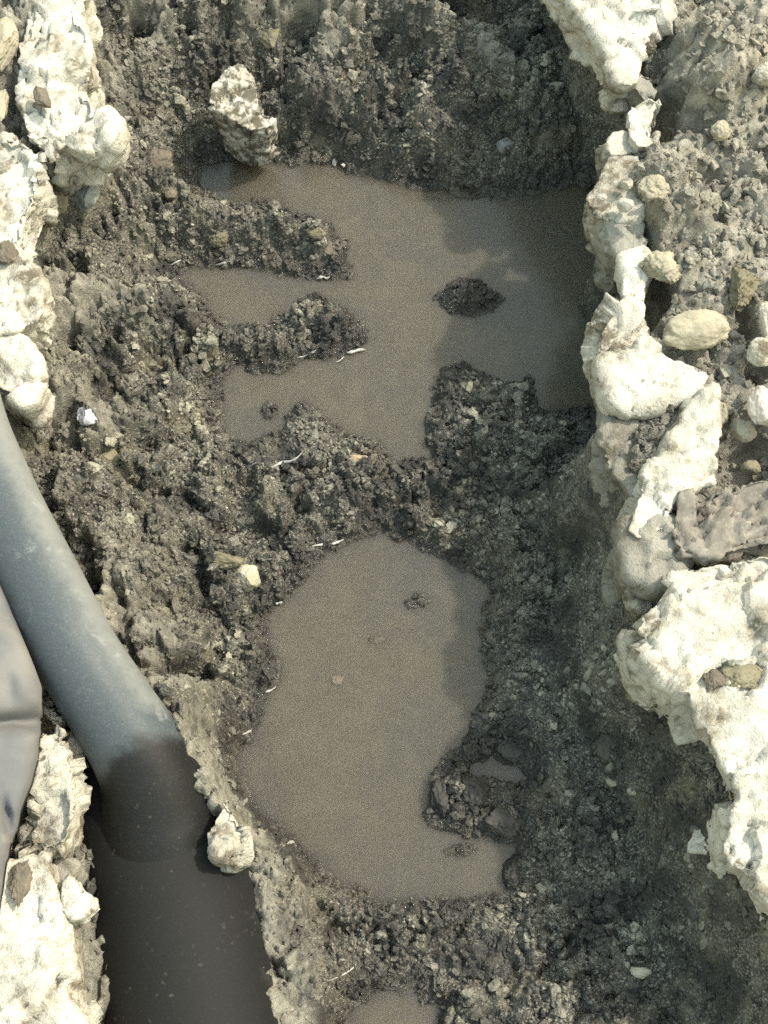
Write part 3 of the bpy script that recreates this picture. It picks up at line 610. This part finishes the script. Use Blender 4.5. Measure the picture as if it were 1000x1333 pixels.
# the upper end of the black section is cut at a slant
cv = np.zeros(len(bl.data.vertices)*3, np.float32); bl.data.vertices.foreach_get('co', cv); cv = cv.reshape(-1, 3)
ax = np.array(at(228, 1180, .125)-at(190, 1015, .125)); ax /= np.linalg.norm(ax); lat = np.cross(ax, [0, 0, 1.0]); c0 = np.array(at(190, 1015, .125)-inv)
u = (cv-c0)@ax; l_ = (cv-c0)@lat
cv += (ax[None]*(-0.8*l_*np.clip(1-u/.15, 0, 1))[:, None])
bl.data.vertices.foreach_set('co', cv.astype(np.float32).ravel()); bl.data.update()
dust_attr(bl, lambda v: .35+.45*sstep(.065, .092, -((v-inv-c0)@lat)))

# ------------------------------------------------------------------ grey sheet at the left edge
def sheet():
    nu, nv = 70, 110
    L = [(752, -2), (800, 16), (850, 38), (895, 54), (925, 52), (945, 50), (985, 48), (1020, 40), (1060, 26), (1100, 12), (1150, 4), (1190, -4)]
    ys = np.array([q[0] for q in L]); xs = np.array([q[1] for q in L])
    V = []
    for j in range(nv):
        py = 752+(1190-752)*j/(nv-1); xe = np.interp(py, ys, xs)
        for i in range(nu):
            u = i/(nu-1); px = xe-u*260
            e = min(u*260/40, 1)
            h = .30+.024*math.sqrt(max(0, 1-(1-e)**2))
            crease = 936+(px-45)*-0.12
            h -= .028*math.exp(-((py-crease)/13)**2)
            h += .012*math.sin((py-760)/55)*(.5+.5*u)
            c2 = 1075+60*math.sin((px+10)/30); h -= .012*math.exp(-((px-8-(py-1060)*.15)/5)**2)*(1 if 1030 < py < 1100 else 0)*math.sin((py-1030)/70*math.pi if 1030 < py < 1100 else 0)
            V.append(at(px, py, h))
    V = np.array(V); V[:, 2] += .007*fbm(V*np.array([10, 20, 9]), 5, 3)-.006*sstep(.16, .0, np.abs(fbm((V@np.array([[1, .5, 0], [-.5, 1, 0], [0, 0, 1]]))*np.array([7, 19, 7]), 8, 2)))
    i = np.arange(nu*nv).reshape(nv, nu); f = np.stack([i[:-1, :-1], i[1:, :-1], i[1:, 1:], i[:-1, 1:]], -1).reshape(-1, 4)
    n = len(V); B = V-np.array([0, 0, .006])
    e = np.concatenate([f[:, [k, (k+1) % 4]] for k in range(4)]); key = set(map(tuple, e)); rim = np.array([q for q in key if (q[1], q[0]) not in key])
    side = np.stack([rim[:, 1], rim[:, 0], rim[:, 0]+n, rim[:, 1]+n], 1)
    s = NT('grey_sheeting'); a = s.noise(12, 4); b = s.noise(500, 2)
    m = s.fin(s.mix(s.ramp(s.noise(45, 6, .7), .55, .7, 0, .5), s.mix(s.ramp(a, .35, .65), (.125, .127, .127), (.18, .175, .163)), (.21, .195, .17)), .95, s.bump(b, .3, .001), Specular_IOR_Level=.1)
    c = V.mean(0)
    o = mesh_np('sheet', np.concatenate([V, B])-c, np.concatenate([f, f[:, ::-1]+n, side]), m); o.location = tuple(c)
    tag(o, 'smooth grey plastic sheet with a dark crease at the left edge below the pipe', 'sheet')
sheet()

# ------------------------------------------------------------------ sun glints painted as pale streaks, and white flecks, at the waterline
M_GLINT = stone_mat('white_foam', (0.46, 0.45, 0.41), (0.3, 0.29, 0.25), .35)
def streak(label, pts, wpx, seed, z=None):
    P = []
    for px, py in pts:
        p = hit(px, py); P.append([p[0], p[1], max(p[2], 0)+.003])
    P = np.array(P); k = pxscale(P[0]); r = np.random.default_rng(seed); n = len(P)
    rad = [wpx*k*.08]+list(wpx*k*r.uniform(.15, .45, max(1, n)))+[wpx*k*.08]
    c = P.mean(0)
    o = tube('foam_streak', P-c, rad, M_GLINT, None, seg=10); o.location = tuple(c)
    return tag(o, label, 'foam', 'white foam along the waterline')  # painted sun glints, not foam
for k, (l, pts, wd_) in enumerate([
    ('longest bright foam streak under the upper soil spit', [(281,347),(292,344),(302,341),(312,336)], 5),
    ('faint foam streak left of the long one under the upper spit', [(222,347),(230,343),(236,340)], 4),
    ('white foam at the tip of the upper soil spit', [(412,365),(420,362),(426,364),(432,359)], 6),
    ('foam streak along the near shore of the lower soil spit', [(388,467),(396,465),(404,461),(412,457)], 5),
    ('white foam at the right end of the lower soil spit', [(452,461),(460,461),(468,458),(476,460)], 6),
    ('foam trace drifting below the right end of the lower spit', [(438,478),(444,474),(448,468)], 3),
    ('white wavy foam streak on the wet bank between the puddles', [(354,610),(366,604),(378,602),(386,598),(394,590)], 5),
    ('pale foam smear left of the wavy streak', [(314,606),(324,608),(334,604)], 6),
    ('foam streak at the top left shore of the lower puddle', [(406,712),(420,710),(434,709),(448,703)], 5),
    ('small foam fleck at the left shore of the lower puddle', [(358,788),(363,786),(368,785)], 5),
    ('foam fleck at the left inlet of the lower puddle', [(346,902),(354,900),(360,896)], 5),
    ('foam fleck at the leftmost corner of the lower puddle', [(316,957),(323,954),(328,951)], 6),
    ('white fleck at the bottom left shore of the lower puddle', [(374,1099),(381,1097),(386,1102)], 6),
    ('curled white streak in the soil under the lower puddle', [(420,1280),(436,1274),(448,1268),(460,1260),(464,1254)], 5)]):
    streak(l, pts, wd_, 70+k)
for k, (l, a) in enumerate([('white chip on soil right of the white corner block', (168, 157, 15, 7)), ('upright white chip at the shore right of the pale faced stone', (436, 214, 7, 13)), ('tiny white chip beside the upright chip at the shore', (447, 217, 7, 6)), ('tiny white chip on the upper soil spit', (251, 293, 7, 7))]):
    stone(l, *a, ST['white'], 90+k, .8, 1.1, group='white chips in the pit', name='chip', cat='stone chip')
